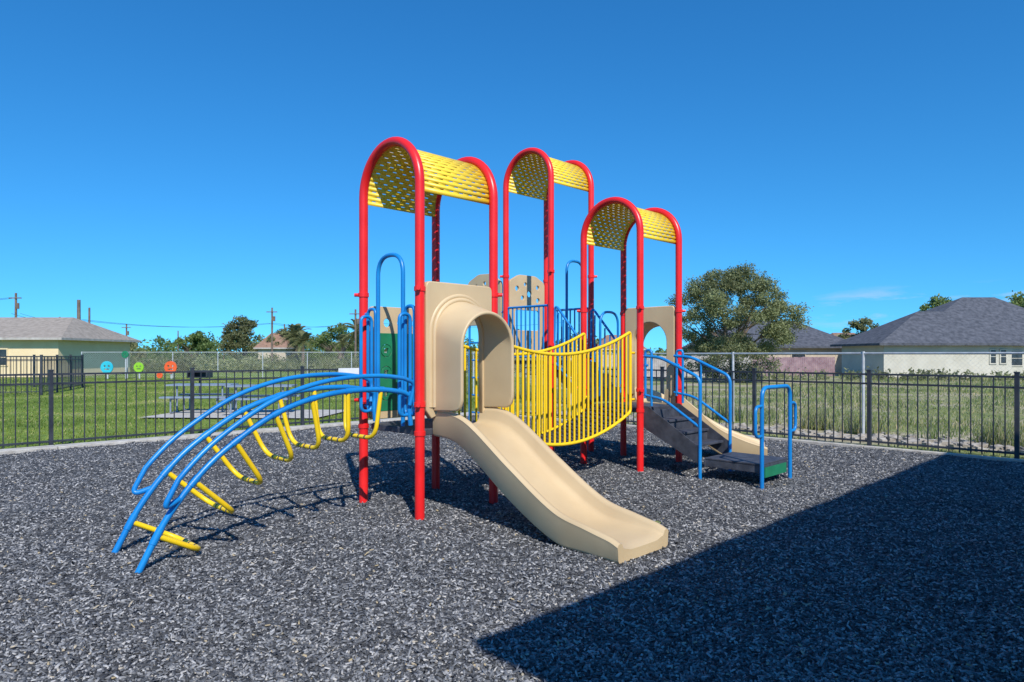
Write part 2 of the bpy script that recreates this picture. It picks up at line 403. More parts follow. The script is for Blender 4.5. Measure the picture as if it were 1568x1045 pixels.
# ---------------------------------------------------------------- transfer stairs + platform
ts_=empty('transfer_station'); mb=MB()
a0,a1=-.46,.34
def Q(a,t,z): return L(C,a,-H-t,z)
nst=4; run=.89
for k in range(nst-1):
    z=.86-(k+1)*(.58/nst); t=.02+run*(k+.5)/nst+.11
    mb.box(Q((a0+a1)/2,t,z-.015),a1-a0-.06,.25,.03,U,V)
    mb.box(Q((a0+a1)/2,t-.125,z+.055),a1-a0-.06,.01,.13,U,V)
mb.obj('perforated_treads',DECK,ts_,.004)
mb=MB()
for a in(a0,a1):
    poly=[(0,.89),(.10,.89),(run,.40),(run+.02,.24),(run-.03,.20),(0,.62)]
    vs=[Q(a-.008,t,z) for t,z in poly]+[Q(a+.008,t,z) for t,z in poly]
    mb.add(vs,[tuple(range(6)),tuple(range(6,12))[::-1]]+[(i,(i+1)%6,6+(i+1)%6,6+i) for i in range(6)])
mb.obj('stringers',DECK,ts_,.003)
mb=MB(); t0=run+.02; t1=run+.82
mb.box(Q((a0+a1)/2,(t0+t1)/2,.27),a1-a0-.05,t1-t0-.05,.02,U,V)
for a in(a0+.04,a1-.04): mb.box(Q(a,(t0+t1)/2,.215),.02,t1-t0-.06,.09,U,V)
for t in(t0+.03,t1-.03): mb.box(Q((a0+a1)/2,t,.215),a1-a0-.05,.02,.088,U,V)
mb.obj('platform',DECK,ts_,.004)
mb=MB()
mb.box(Q((a0+a1)/2,t1-.01,.17),a1-a0-.2,.015,.12,U,V); mb.obj('green_kick_plate',GRN,ts_)
mb=MB()
pts=rnd_path([Q(a0,t1,-.05),Q(a0,t1,1.20),Q(a1,t1,1.20),Q(a1,t1,-.05)],.14,8)
mb.tube(pts,.025,14)
for a,sg in((a0,-1),(a1,1)):
    pts=rnd_path([Q(a,t1,.62),Q(a+sg*.17,t1,.62),Q(a+sg*.17,t1,.98),Q(a,t1,.98)],.1,7); mb.tube(pts,.020,10)
for a in(a0,a1):
    pts=rnd_path([Q(a,.02,1.58),Q(a,.30,1.56),Q(a,run,1.30),Q(a,run,-.05)],.10,7); mb.tube(pts,.022,12)
    pts=rnd_path([Q(a,.06,1.0),Q(a,.06,1.66),Q(a,.16,1.66),Q(a,.16,.9)],.05,6); mb.tube(pts,.018,10)
    mb.tube(rnd_path([Q(a,.02,1.05),Q(a,.35,1.0),Q(a,run,.66)],.12,6),.018,10)
    mb.tube([Q(a,.02,1.45),Q(a,.1,1.45)],.017,8)
mb.tube([Q(a1,.45,.75),Q(a1,.45,1.5)],.015,8)
mb.obj('blue_hand_rails',BLU,ts_)

# ---------------------------------------------------------------- ground
def sheet(name,pts,z,mat,parent=None):
    mb=MB(); mb.add([(p[0],p[1],z) for p in pts],[tuple(range(len(pts)))]); return mb.obj(name,mat,parent)
m,nt,b=newmat('grass_ground')
tc=N(nt,'ShaderNodeTexCoord')
def nz(scale,det=6,dist=0):
    n=N(nt,'ShaderNodeTexNoise'); n.inputs['Scale'].default_value=scale; n.inputs['Detail'].default_value=det; n.inputs['Distortion'].default_value=dist
    nt.links.new(tc.outputs['Object'],n.inputs['Vector']); return n
n1=nz(.35); n2=nz(14,8)
r1=ramp(nt,[(.35,(.13,.20,.035)),(.55,(.20,.28,.06)),(.7,(.34,.34,.14))]); nt.links.new(n1.outputs[0],r1.inputs[0])
r1b=ramp(nt,[(.3,(.18,.22,.07)),(.46,(.27,.29,.12)),(.58,(.44,.38,.27)),(.7,(.50,.43,.33))]); nt.links.new(n1.outputs[0],r1b.inputs[0])
sx=N(nt,'ShaderNodeSeparateXYZ'); nt.links.new(tc.outputs['Object'],sx.inputs[0])
mr=N(nt,'ShaderNodeMapRange'); mr.inputs[1].default_value=-2; mr.inputs[2].default_value=3; nt.links.new(sx.outputs[0],mr.inputs[0])
mx=N(nt,'ShaderNodeMix',data_type='RGBA'); nt.links.new(mr.outputs[0],mx.inputs[0]); nt.links.new(r1.outputs[0],mx.inputs[6]); nt.links.new(r1b.outputs[0],mx.inputs[7])
r2=ramp(nt,[(.3,(.5,.5,.5)),(.7,(1.25,1.25,1.2))]); nt.links.new(n2.outputs[0],r2.inputs[0])
m2=N(nt,'ShaderNodeMix',data_type='RGBA',blend_type='MULTIPLY'); m2.inputs[0].default_value=1
nt.links.new(mx.outputs[2],m2.inputs[6]); nt.links.new(r2.outputs[0],m2.inputs[7]); nt.links.new(m2.outputs[2],b.inputs['Base Color'])
b.inputs['Roughness'].default_value=1; b.inputs['Specular IOR Level'].default_value=.1
bp=N(nt,'ShaderNodeBump'); bp.inputs['Strength'].default_value=.6; bp.inputs['Distance'].default_value=.06; nt.links.new(n2.outputs[0],bp.inputs['Height']); nt.links.new(bp.outputs[0],b.inputs['Normal'])
sheet('grass_ground',[(-900,-300),(900,-300),(900,1500),(-900,1500)],-.03,m)

m,nt,b=newmat('rubber_mulch')
tc=N(nt,'ShaderNodeTexCoord')
def vor(scale,rot,sx,sy):
    nn=N(nt,'ShaderNodeTexNoise'); nn.inputs['Scale'].default_value=9; nt.links.new(tc.outputs['Object'],nn.inputs['Vector'])
    ad=N(nt,'ShaderNodeVectorMath',operation='MULTIPLY_ADD'); ad.inputs[1].default_value=(.14,.14,0); nt.links.new(nn.outputs['Color'],ad.inputs[0]); nt.links.new(tc.outputs['Object'],ad.inputs[2])
    mp=N(nt,'ShaderNodeMapping'); mp.inputs['Rotation'].default_value=(0,0,rot); mp.inputs['Scale'].default_value=(sx,sy,1)
    nt.links.new(ad.outputs[0],mp.inputs[0])
    v=N(nt,'ShaderNodeTexVoronoi'); v.inputs['Scale'].default_value=scale; nt.links.new(mp.outputs[0],v.inputs['Vector']); return v
v1=vor(44,.4,1,2.4); v2=vor(40,1.9,1,2.2)
rr=[(0,(.028,.029,.034)),(.45,(.08,.083,.09)),(.75,(.16,.165,.175)),(.93,(.29,.29,.29)),(1,(.42,.41,.39))]
ra=ramp(nt,rr); rb=ramp(nt,rr)
for v,r in((v1,ra),(v2,rb)):
    sp_=N(nt,'ShaderNodeSeparateColor'); nt.links.new(v.outputs['Color'],sp_.inputs[0]); nt.links.new(sp_.outputs[0],r.inputs[0])
nn=N(nt,'ShaderNodeTexNoise'); nn.inputs['Scale'].default_value=22; nt.links.new(tc.outputs['Object'],nn.inputs['Vector'])
rc=ramp(nt,[(.47,(0,0,0)),(.53,(1,1,1))]); nt.links.new(nn.outputs[0],rc.inputs[0])
mx=N(nt,'ShaderNodeMix',data_type='RGBA'); nt.links.new(rc.outputs[0],mx.inputs[0]); nt.links.new(ra.outputs[0],mx.inputs[6]); nt.links.new(rb.outputs[0],mx.inputs[7])
nl=N(nt,'ShaderNodeTexNoise'); nl.inputs['Scale'].default_value=.9; nl.inputs['Detail'].default_value=4; nt.links.new(tc.outputs['Object'],nl.inputs['Vector'])
rl=ramp(nt,[(.3,(.8,.8,.8)),(.7,(1.2,1.2,1.2))]); nt.links.new(nl.outputs[0],rl.inputs[0])
m2=N(nt,'ShaderNodeMix',data_type='RGBA',blend_type='MULTIPLY'); m2.inputs[0].default_value=1; nt.links.new(mx.outputs[2],m2.inputs[6]); nt.links.new(rl.outputs[0],m2.inputs[7])
nt.links.new(m2.outputs[2],b.inputs['Base Color']); b.inputs['Roughness'].default_value=.85; b.inputs['Specular IOR Level'].default_value=.25
bp=N(nt,'ShaderNodeBump'); bp.inputs['Strength'].default_value=1; bp.inputs['Distance'].default_value=.02; bp.invert=True
nt.links.new(v1.outputs['Distance'],bp.inputs['Height']); nt.links.new(bp.outputs[0],b.inputs['Normal'])
MULCH=m
C0=Vector((-.9,18.7,0))
pits=[(rng.uniform(-4,4),rng.uniform(3.5,9.5),rng.uniform(.09,.2),rng.uniform(.008,.020)) for _ in range(60)]+[(1.25,5.05,.38,.035)]
def hgt(x,y):
    h=.012*np.sin(x*2.3+1.3*np.sin(y*1.1))*np.sin(y*2.9+.7)+.008*np.sin(x*5.1+y*3.3)*np.sin(y*6.3-x*2.2)+.006*np.sin(x*9.1-y*4.3)*np.sin(y*10.7+x*3)
    for px_,py_,pr_,pd_ in pits:
        h=h-pd_*np.exp(-((x-px_)**2+(y-py_)**2)/(pr_*pr_))
    return h
ng=320; ii,jj=np.meshgrid(np.linspace(0,26,ng+1),np.linspace(0,26,ng+1),indexing='ij')
gx_=C0.x-R2*ii+R2*jj; gy_=C0.y-R2*ii-R2*jj
gv=np.stack([gx_,gy_,hgt(gx_,gy_)+.006],2).reshape(-1,3)
a_=np.arange(ng)[:,None]*(ng+1)+np.arange(ng)[None]; gf=np.stack([a_,a_+1,a_+ng+2,a_+ng+1],2).reshape(-1,4)[:,::-1]
me=bpy.data.meshes.new('rubber_mulch_ground'); me.from_pydata(gv.tolist(),[],gf.tolist()); me.materials.append(MULCH)
me.polygons.foreach_set('use_smooth',[True]*len(me.polygons))
if me.polygons[0].normal.z<0: me.flip_normals()
ground_m=bpy.data.objects.new('rubber_mulch_ground',me); S.collection.objects.link(ground_m)

def np_mesh(name,verts,faces_per,nper,mat,parent=None,k=4):
    n=len(verts); me=bpy.data.meshes.new(name)
    fp=np.array(faces_per); nf=len(fp)
    me.vertices.add(n*nper); me.vertices.foreach_set('co',verts.reshape(-1).astype(np.float32))
    idx=(np.arange(n)[:,None,None]*nper+fp[None]).reshape(-1)
    me.loops.add(len(idx)); me.loops.foreach_set('vertex_index',idx.astype(np.int32))
    me.polygons.add(n*nf); me.polygons.foreach_set('loop_start',(np.arange(n*nf)*k).astype(np.int32))
    me.update(calc_edges=True); me.materials.append(mat)
    o=bpy.data.objects.new(name,me); S.collection.objects.link(o)
    if parent: o.parent=parent
    return o
n=220000
y=2.6+ (15.5)*rng.random(n)**1.75; x=(rng.random(n)*2-1)*(y*.85+.8)
ok=(y-x<19.3)&(x+y<17.5)
x=x[ok];y=y[ok];n=len(x)
ln=rng.uniform(.010,.036,n)*(1+.02*y); wd=rng.uniform(.005,.011,n)*(1+.03*y); ht=rng.uniform(.004,.010,n)
big=rng.random(n)<.02; ln=np.where(big,ln*1.8,ln); wd=np.where(big,wd*1.3,wd)
th=rng.random(n)*math.pi*2; tilt=rng.normal(0,.28,n)
cz=.008+rng.random(n)*.008+np.abs(np.sin(tilt))*ln*.35+hgt(x,y)
base=np.array([[-1,-1,-1],[1,-1,-1],[1,1,-1],[-1,1,-1],[-.8,-.6,1],[.8,-.7,1],[.7,.6,1],[-.85,.7,1]],float)
P=base[None]*np.stack([ln/2,wd/2,ht/2],1)[:,None,:]
P=P*(1+rng.normal(0,.13,P.shape))
xz=P[:,:,0]*np.cos(tilt)[:,None]; zz=P[:,:,2]+P[:,:,0]*np.sin(tilt)[:,None]
X=xz*np.cos(th)[:,None]-P[:,:,1]*np.sin(th)[:,None]+x[:,None]
Y=xz*np.sin(th)[:,None]+P[:,:,1]*np.cos(th)[:,None]+y[:,None]
np_mesh('rubber_chips',np.stack([X,Y,zz+cz[:,None]],2),[(4,5,6,7),(0,1,5,4),(1,2,6,5),(2,3,7,6),(3,0,4,7)],8,CHIP,ground_m)

def blades(name,n,cond,hmin,hmax,mat,ymin=9,ymax=45,p=1.6,parent=None):
    y=ymin+(ymax-ymin)*rng.random(n)**p; x=(rng.random(n)*2-1)*(y*.85+2)
    k=cond(x,y); x=x[k];y=y[k];n=len(x)
    h=rng.uniform(hmin,hmax,n)*(1+.5*np.sin(x*.9+y*.5)*np.sin(y*.7)); w=.005+.0006*y; th=rng.random(n)*6.283
    lx=rng.normal(0,.35,n)*h; ly=rng.normal(0,.35,n)*h
    v=np.zeros((n,3,3)); v[:,0]=np.stack([x-np.cos(th)*w,y-np.sin(th)*w,0*x-.03],1); v[:,1]=np.stack([x+np.cos(th)*w,y+np.sin(th)*w,0*x-.03],1)
    v[:,2]=np.stack([x+lx,y+ly,h-.02],1)
    return np_mesh(name,v,[(0,1,2)],3,mat,parent,3)
blades('lawn_grass',120000,lambda x,y:(y-x>19.75)&(x<1),.015,.05,GRASSM,ymin=10,ymax=50,p=1.3)
cd=Vector((-.53,.85,0)).normalized(); c0=Vector((7.05,13.7,0)); cn=Vector((cd.y,-cd.x,0))
sd=lambda x,y:(x-7.05)*cn.x+(y-13.7)*cn.y
patch=lambda x,y:np.sin(x*.8+1.7*np.sin(y*.43))+np.sin(y*.9+1.3*np.sin(x*.57+1))+.5*np.sin(x*2.1-y*1.7)+rng.normal(0,.5,len(x))
blades('rough_grass',90000,lambda x,y:(x+y>18.1)&(y-x<19.9)&(sd(x,y)<0)&(patch(x,y)>-.6),.015,.07,WEEDM,ymin=9,ymax=26,p=1.1)
blades('weed_tufts',110000,lambda x,y:(x+y>18.1)&(y-x<21)&(sd(x,y)>0)&(x>0)&(patch(x,y)>.0),.03,.20,WEEDM,ymin=10,ymax=46,p=1.2)
blades('short_grass',80000,lambda x,y:(x+y>18.1)&(y-x<21)&(sd(x,y)>0)&(x>0)&(patch(x,y)<.5),.01,.06,WEEDM,ymin=10,ymax=46,p=1.2)
n=9000; t=rng.uniform(-6,19,n); o_=np.abs(rng.normal(0,.35,n))+.05; cl_=np.sin(t*2.1)+np.sin(t*5.3+1)+rng.normal(0,.5,n)
k=cl_>.5; t=t[k];o_=o_[k]; n=len(t)
x=7.05+cd.x*t+cn.x*o_; y=13.7+cd.y*t+cn.y*o_; h=rng.uniform(.15,.6,n); th=rng.random(n)*6.28; w=.012
v=np.zeros((n,3,3)); v[:,0]=np.stack([x-np.cos(th)*w,y-np.sin(th)*w,0*x-.03],1); v[:,1]=np.stack([x+np.cos(th)*w,y+np.sin(th)*w,0*x-.03],1); v[:,2]=np.stack([x+rng.normal(0,.2,n)*h,y+rng.normal(0,.2,n)*h,h],1)
np_mesh('fence_line_weeds',v,[(0,1,2)],3,WEEDM,None,3)

e=MB()
for i in range(1100):
    t=random.uniform(-7,9); off=abs(random.gauss(0,.5))+.9
    p=Vector((6.2,11.8,-.03))-V*(-t)+ (U*off)
    r=random.uniform(.02,.085)
    vs=[]
    for k in range(8):
        vs.append(p+Vector(((k&1)*2-1,((k>>1)&1)*2-1,((k>>2)&1)*1.4-.4))*r*random.uniform(.6,1.2))
    e.add(vs,[(0,2,3,1),(4,5,7,6),(0,1,5,4),(2,6,7,3),(0,4,6,2),(1,3,7,5)])
e.obj('rubble_stones',ROCK)

def kerb(name,a,b,inner,w,h):
    mb=MB(); d=(b-a).normalized(); n=int((b-a).length/3)
    for i in range(n):
        p=a+(b-a)*(i/n); q=a+(b-a)*((i+1)/n)-d*.012
        mb.beam(p+inner*w/2+Z*(h/2-.05),q+inner*w/2+Z*(h/2-.05),w,h+.1)
    return mb.obj(name,CONC,None,.01)
kerb('concrete_kerb',C0-U*26-V*.12,C0-U*.2-V*.12,-V,.30,.06)
kerb('concrete_kerb',C0-V*.2-U*.05,C0-V*26-U*.05,-U,.10,.045)

# ---------------------------------------------------------------- steel picket fence
def picket(name,a,d,n,sp,hh=1.30,npk=14,ps=.06):
    mb=MB(); d=d.normalized(); side=Vector((-d.y,d.x,0))
    for i in range(n+1):
        p=a+d*sp*i; mb.box(p+Z*(hh/2-.03),ps,ps,hh+.10,d,side); mb.box(p+Z*(hh+.03),ps+.014,ps+.014,.02,d,side)
        if i<n:
            for z in(hh-.04,hh-.20,.11): mb.box(p+d*sp/2+Z*z,sp-ps,.03,.032,d,side)
            for k in range(1,npk):
                mb.box(p+d*(sp*k/npk)+Z*((hh-.04+.05)/2+.0),.017,.017,hh-.09,d,side)
    return mb.obj(name,FEN)
pL=Vector((-7.9,11.7,0))
picket('metal_picket_fence',pL-U*2.33*3,U,7,2.33)
pR=Vector((7.59,10.26,0))
picket('metal_picket_fence',pR-V*2.06*2,V,7,2.06)
dF=Vector((4.4,-11.4,0)).normalized()
picket('metal_picket_fence',Vector((-21.4,34,0)),dF,3,2.4,1.55,14,.08)
picket('metal_picket_fence',Vector((-21.4,34,0))-Vector((14.4,0,0)),Vector((1,0,0)),6,2.4,1.55,14,.08)
picket('metal_picket_fence',Vector((-21.4,34,0))+dF*7.2-Vector((12,3,0)),Vector((12,3,0)),5,2.474,1.55,14,.08)

# ---------------------------------------------------------------- chain link
def chain(name,a,d,Ln,h,sp,pitch,wire):
    e=empty(name); d=d.normalized(); nn=Vector((-d.y,d.x,0)); mb=MB()
    k=int(Ln/sp)
    for i in range(k+1): mb.tube([a+d*sp*i-Z*.05,a+d*sp*i+Z*(h+.04)],.03,8)
    mb.tube([a+Z*h,a+d*(k*sp)+Z*h],.021,8); mb.obj('posts_and_rail',GALV,e)
    mb=MB(); x=-h
    while x<k*sp:
        for sg in(1,-1):
            x0,x1=(x,x+h); z0,z1=(0.03,h)
            lo=max(0,x0); hi=min(k*sp,x1)
            if hi>lo:
                za=z0+(lo-x0)/h*(z1-z0); zb_=z0+(hi-x0)/h*(z1-z0)
                if sg<0: za,zb_=z1+z0-za,z1+z0-zb_
                p=a+d*lo+Z*za; q=a+d*hi+Z*zb_; w=wire*.7
                off=nn*(.004*sg)
                mb.add([p+off-Z*w,q+off-Z*w,q+off+Z*w,p+off+Z*w],[(0,1,2,3)])
        x+=pitch
    mb.obj('wire_mesh',GALV,e)
chain('chain_link_fence',c0-cd*6.5,cd,26,1.62,3.25,.085,.0015)
chain('chain_link_fence',Vector((-29,46,0)),Vector((1,.05,0)),36,1.75,3.0,.16,.006)

# ---------------------------------------------------------------- trees
def leaves(name,centers,radii,n,size,mat,parent,flat=.75):
    cs=np.array(centers,float); rs=np.array(radii,float); w=rs**2/np.sum(rs**2)
    ci=rng.choice(len(cs),n,p=w); d=rng.normal(size=(n,3)); d/=np.linalg.norm(d,axis=1)[:,None]
    rr=rs[ci]*(rng.random(n)**.45)*(1+rng.normal(0,.16,n)); p=cs[ci]+d*rr[:,None]*np.array([1,1,flat])
    p[:,2]=np.maximum(p[:,2],.05)
    a=rng.normal(size=(n,3)); a/=np.linalg.norm(a,axis=1)[:,None]; b=np.cross(a,rng.normal(size=(n,3))); b/=np.linalg.norm(b,axis=1)[:,None]
    s=size*rng.uniform(.5,1.3,n)[:,None]
    v=np.stack([p-a*s,p+b*s*.45,p+a*s,p-b*s*.45],1)
    return np_mesh(name,v,[(0,1,2,3)],4,mat,parent)
def tree(name,x,y,h,w,n,size,mat,low=.15,seed=0,nclump=70,lean=0,rmin=.07,rmax=.14):
    r=random.Random(seed); e=empty(name); mb=MB(); cen=[];rad=[]
    base=Vector((x,y,0)); fork=base+Vector((lean*.2,0,h*.22))
    mb.tube([base-Z*.1,base+Z*h*.1,fork],[.05*h*.6,.04*h*.6,.035*h*.6],10)
    for i in range(11):
        az=6.283*i/11+r.uniform(-.3,.3); el=r.uniform(.25,1.3)
        L_=r.uniform(.45,.8); tip=base+Vector((math.cos(az)*math.cos(el)*w*.5*L_*1.3,math.sin(az)*math.cos(el)*w*.5*L_*1.3,h*(.3+.55*math.sin(el)*L_*1.2)))
        mid=fork.lerp(tip,.5)+Vector((r.uniform(-.2,.2),r.uniform(-.2,.2),r.uniform(0,.3)))
        mb.tube([fork,mid,tip],[.018*h*.7,.011*h*.7,.003*h],7)
        for j in range(3):
            t2=mid.lerp(tip,r.uniform(0,1))+Vector((r.uniform(-1,1),r.uniform(-1,1),r.uniform(-.2,.6)))*w*.13
            mb.tube([mid,t2],[.006*h,.002*h],5)
    mb.obj('trunk_and_limbs',BARK,e)
    for i in range(nclump):
        while True:
            p=Vector((r.uniform(-1,1),r.uniform(-1,1),r.uniform(-1,1)))
            if p.length<1: break
        p=p.normalized()*(p.length**.5)*r.uniform(.90,1.10)
        zz=h*(low+(1-low)*.5)+p.z*h*(1-low)*.5*.93
        k=1-.30*max(0,p.z)**2
        cen.append((x+p.x*w*.47*k+lean*zz/h,y+p.y*w*.45*k,zz)); rad.append(r.uniform(rmin,rmax)*w)
    leaves('foliage',cen,rad,n,size,mat,e)
tree('mesquite_tree',12.9,40,6.8,7.8,75000,.07,LEAF,low=.0,seed=12,nclump=190,rmin=.035,rmax=.095)
tree('shade_tree',39,76,5.4,5.5,7000,.2,LEAF3,.0,5,50)
tree('shade_tree',56,74,8.6,7.5,9000,.2,LEAF2,.0,6,60)
tree('shade_tree',50,80,8.2,6,7000,.2,LEAF2,.0,8,50)
tree('shade_tree',-34.5,88,6.2,6.5,9000,.18,LEAF3,-.1,9,60)
tree('shade_tree',-40,86,4.4,5,7000,.18,LEAF2,-.1,10,44)
tree('shade_tree',-28,84,4.7,5,7000,.18,LEAF3,-.1,15,44)
tree('shade_tree',-22.6,88,5.4,7,8000,.18,LEAF2,-.1,13,54)
tree('shade_tree',-46,80,3.8,5,5000,.18,LEAF3,-.1,14,40)
cen=[];rad=[]; r=random.Random(4)
for i in range(620):
    x=r.uniform(-90,78); y=r.uniform(90,116); hh=2.6+1.5*abs(math.sin(x*.31+1.3))*abs(math.cos(x*.077))+r.uniform(0,1.7)*r.random()
    if x>12: hh*=.75
    rr=r.uniform(.6,1.6)
    cen.append((x,y,max(.5,hh-rr*.75))); rad.append(rr)
    cen.append((x+r.uniform(-1,1),y,1.1)); rad.append(1.5)
leaves('distant_trees',cen,rad,90000,.26,LEAF2,None,.8)
cen=[];rad=[]
for i in range(110):
    x=r.uniform(14,42); y=44+r.uniform(-1.5,1.5)-.1*(x-20); cen.append((x,y,.2)); rad.append(r.uniform(.25,.65))
for i in range(170):
    x=r.uniform(-36,4); y=r.uniform(60,70); cen.append((x,y,.5)); rad.append(r.uniform(.4,1.5))
leaves('shrubs',cen,rad,30000,.13,LEAF3,None,.8)
def palm(x,y,h,s,seed,lean=0):
    r=random.Random(seed); e=empty('palm_tree'); mb=MB()
    top=Vector((x+lean,y,h)); mb.tube([Vector((x,y,-.1)),Vector((x+lean*.4,y,h*.5)),top],[.22,.17,.15],8); mb.obj('trunk',BARK,e)
    mb=MB()
    for i in range(34):
        az=r.uniform(0,6.283); el=r.uniform(-.7,1.4); L_=s*r.uniform(.8,1.1)
        d=Vector((math.cos(az)*math.cos(el),math.sin(az)*math.cos(el),math.sin(el)))
        side=Vector((-math.sin(az),math.cos(az),0)); P=[]
        for k in range(6):
            t=k/5; P.append(top+d*L_*t-Z*(L_*.45*t*t))
        for k in range(5):
            for q in range(3):
                a=P[k].lerp(P[k+1],q/3)
                for sg in(-1,1): 
                    w=.35*s*(1-.5*k/5); b_=a+side*sg*w+d*w*.6-Z*w*.4
                    mb.add([a,a+d*.07*s,b_],[(0,1,2)])
    mb.obj('fronds',LEAF3,e)
palm(-21.5,68,3.6,1.8,1); palm(-20.2,66,3.0,1.5,2); palm(-18.6,75,3.1,1.3,5)
palm(-17.8,68,4.0,2.1,3,lean=2.6)

# ---------------------------------------------------------------- houses
def house(name,x0,x1,y0,y1,wh,pk,wall,roof,ridge=.35,over=.5,wins=(),px=None):
    e=empty(name); mb=MB(); cx=(x0+x1)/2 if px is None else px; cy=(y0+y1)/2
    mb.box(((x0+x1)/2,cy,wh/2),x1-x0,y1-y0,wh); mb.obj('walls',wall,e)
    X0,X1,Y0,Y1=x0-over,x1+over,y0-over,y1+over
    rl=ridge*(X1-X0)/2
    mb=MB(); vs=[(X0,Y0,wh-.0),(X1,Y0,wh),(X1,Y1,wh),(X0,Y1,wh),(cx-rl,cy,pk),(cx+rl,cy,pk)]
    mb.add(vs,[(0,1,5,4),(1,2,5),(2,3,4,5),(3,0,4),(0,3,2,1)]); mb.obj('hip_roof',roof,e)
    mb=MB()
    for a,b_ in(((X0,Y0),(X1,Y0)),((X1,Y0),(X1,Y1)),((X0,Y0),(X0,Y1))):
        mb.beam(Vector((*a,wh-.06)),Vector((*b_,wh-.06)),.05,.16)
    mb.obj('fascia',SHING if roof==SHING else PALEF,e)
    if wins:
        mb=MB(); mg=MB()
        for wx,wz,ww,hh in wins:
            mg.box((wx,y0-.012,wz),ww,.03,hh); 
            for q in(-1,1): mb.box((wx+q*(ww/2+.04),y0-.03,wz),.08,.06,hh+.16)
            for q in(-1,1): mb.box((wx,y0-.03,wz+q*(hh/2+.04)),ww,.06,.08)
            mb.box((wx,y0-.035,wz),ww,.03,.04)
        mg.obj('window_glass',GLASS,e); mb.obj('window_frames',wall,e)
    return e
eh=empty('stucco_house')
h1=house('front_wing',25.6,34.4,47,53,2.35,4.75,WHT,SHING,.30,.6,wins=((33.1,1.45,.35,.9),(33.8,1.45,.35,.9)),px=31.2); h1.parent=eh
h2=house('main_house',30.5,46.5,53.1,64,2.40,6.5,WHT,SHING,.16,.6,wins=((36.4,1.4,.8,1.0),(39.2,1.3,.9,1.1)),px=40.0); h2.parent=eh
house('bungalow_house',18.5,31.2,62,72,2.3,4.9,BRICK,SHING,.40,.6,wins=((20,1.3,1,1),(26,1.3,1.2,1)))
house('bungalow_house',38.5,44,80,90,2.4,4.3,BRICK,TERRA,.4,.5,wins=((40,1.3,1,1),))
house('cream_house',-48,-31.9,48,57,2.75,4.45,CREAM,SHINGT,.72,.6,wins=((-44,1.4,1,1.1),(-36,1.4,1,1.1)))
house('small_cottage',-30.5,-27.2,82,86,2.4,4.2,BRICK,TERRA,.4,.4)
house('small_cottage',11,17,88,94,2.3,4.2,BRICK,TERRA,.4,.4)
e=empty('carport'); mb=MB()
mb.box((31.4,58.6,2.25),3.0,4,.12); 
for q in(30.1,32.7): mb.box((q,56.9,1.1),.12,.12,2.2); mb.box((q,60.2,1.1),.12,.12,2.2)
mb.obj('roof_and_posts',SIGNW,e)
def board(name,a,b_,h,mat):
    mb=MB(); a=Vector(a);b_=Vector(b_); d=(b_-a).normalized(); Ln=(b_-a).length; k=int(Ln/.16); s=Vector((-d.y,d.x,0))
    for i in range(k): mb.box(a+d*(.16*i+.08)+Z*(h/2+random.uniform(-.03,.03)),.148,.02,h,d,s)
    for z in(.4,h-.3): mb.beam(a+Z*z+s*.03,b_+Z*z+s*.03,.04,.09)
    mb.obj(name,mat)
board('wooden_fence',(17.8,50.5,0),(23.9,50.5,0),1.4,REDF)
board('wooden_fence',(9.0,48,0),(17.7,50.3,0),1.5,PALEF)

# ---------------------------------------------------------------- left-field things
def upole(x,y,h,arm=True,r=.12):
    mb=MB(); mb.tube([(x,y,-.2),(x,y,h)],[r,r*.75],8)
    if arm: mb.box((x,y-.1,h-.45),1.1,.08,.09)
    if arm: mb.tube([(x+.25,y-.15,h-1.4),(x+.25,y-.15,h-.9)],.14,8)
    mb.obj('utility_pole',WOODP)
poles=[(-43.6,60,7.0,True),(-34.9,55,6.0,False,.17),(-34.3,55.4,5.4,False,.1),(-24.6,70,6.4,True),(-14.9,65,5.9,True),(-53,80,6.0,True),(-30,90,5.6,False),(-48,85,5.4,True),(-66,100,7,True),(-45,92,4.8,False,.1),(-38,90,5.0,False,.1)]
for p in poles: upole(*p)
mb=MB()
def wirec(a,b_,sag): mb.tube([Vector(a).lerp(Vector(b_),k/10)-Z*sag*4*(k/10)*(1-k/10) for k in range(11)],.013,4)
for dx in(-.4,.4):
    wirec((-70,62,5.5),(-43.6+dx,60,6.6),.4); wirec((-43.6+dx,60,5.2),(-34.9+dx,55,4.4),.3); wirec((-34.9+dx,55,4.4),(-24.6+dx,70,4.8),.5); wirec((-24.6+dx,70,4.8),(-14.9+dx,65,4.6),.4)
wirec((-14.9,65,4.8),(6,70,5.0),.6)
mb.obj('power_lines',WIRE)
def disc(x,z,r,mat,y=52,name='round_play_panel'):
    e=empty(name); panel('disc',circ(x,z,r),[circ(x-r*.35,z+r*.2,r*.2,10),circ(x+r*.35,z+r*.2,r*.2,10),rrect(x-r*.45,z-r*.45,x+r*.45,z-r*.2,r*.1)],Vector((0,y,0)),Vector((1,0,0)),Vector((0,-1,0)),.06,mat,e,.01)
    mb=MB(); mb.tube([(x,y+.08,0),(x,y+.08,z)],.05,8); mb.obj('post',GALV,e)
disc(-26.7,.75,.40,CYAN,45); disc(-24.6,.75,.32,LIME,45); disc(-22.5,.75,.40,ORNG,45); disc(-25.5,1.6,.22,GRN,45); disc(-22.7,.25,.18,ORNG,44)
slab=sheet('concrete_slab',[(-9.4,17.2),(-4.9,17.0),(-4.6,19.6),(-9.2,19.8)],.012,CONC)
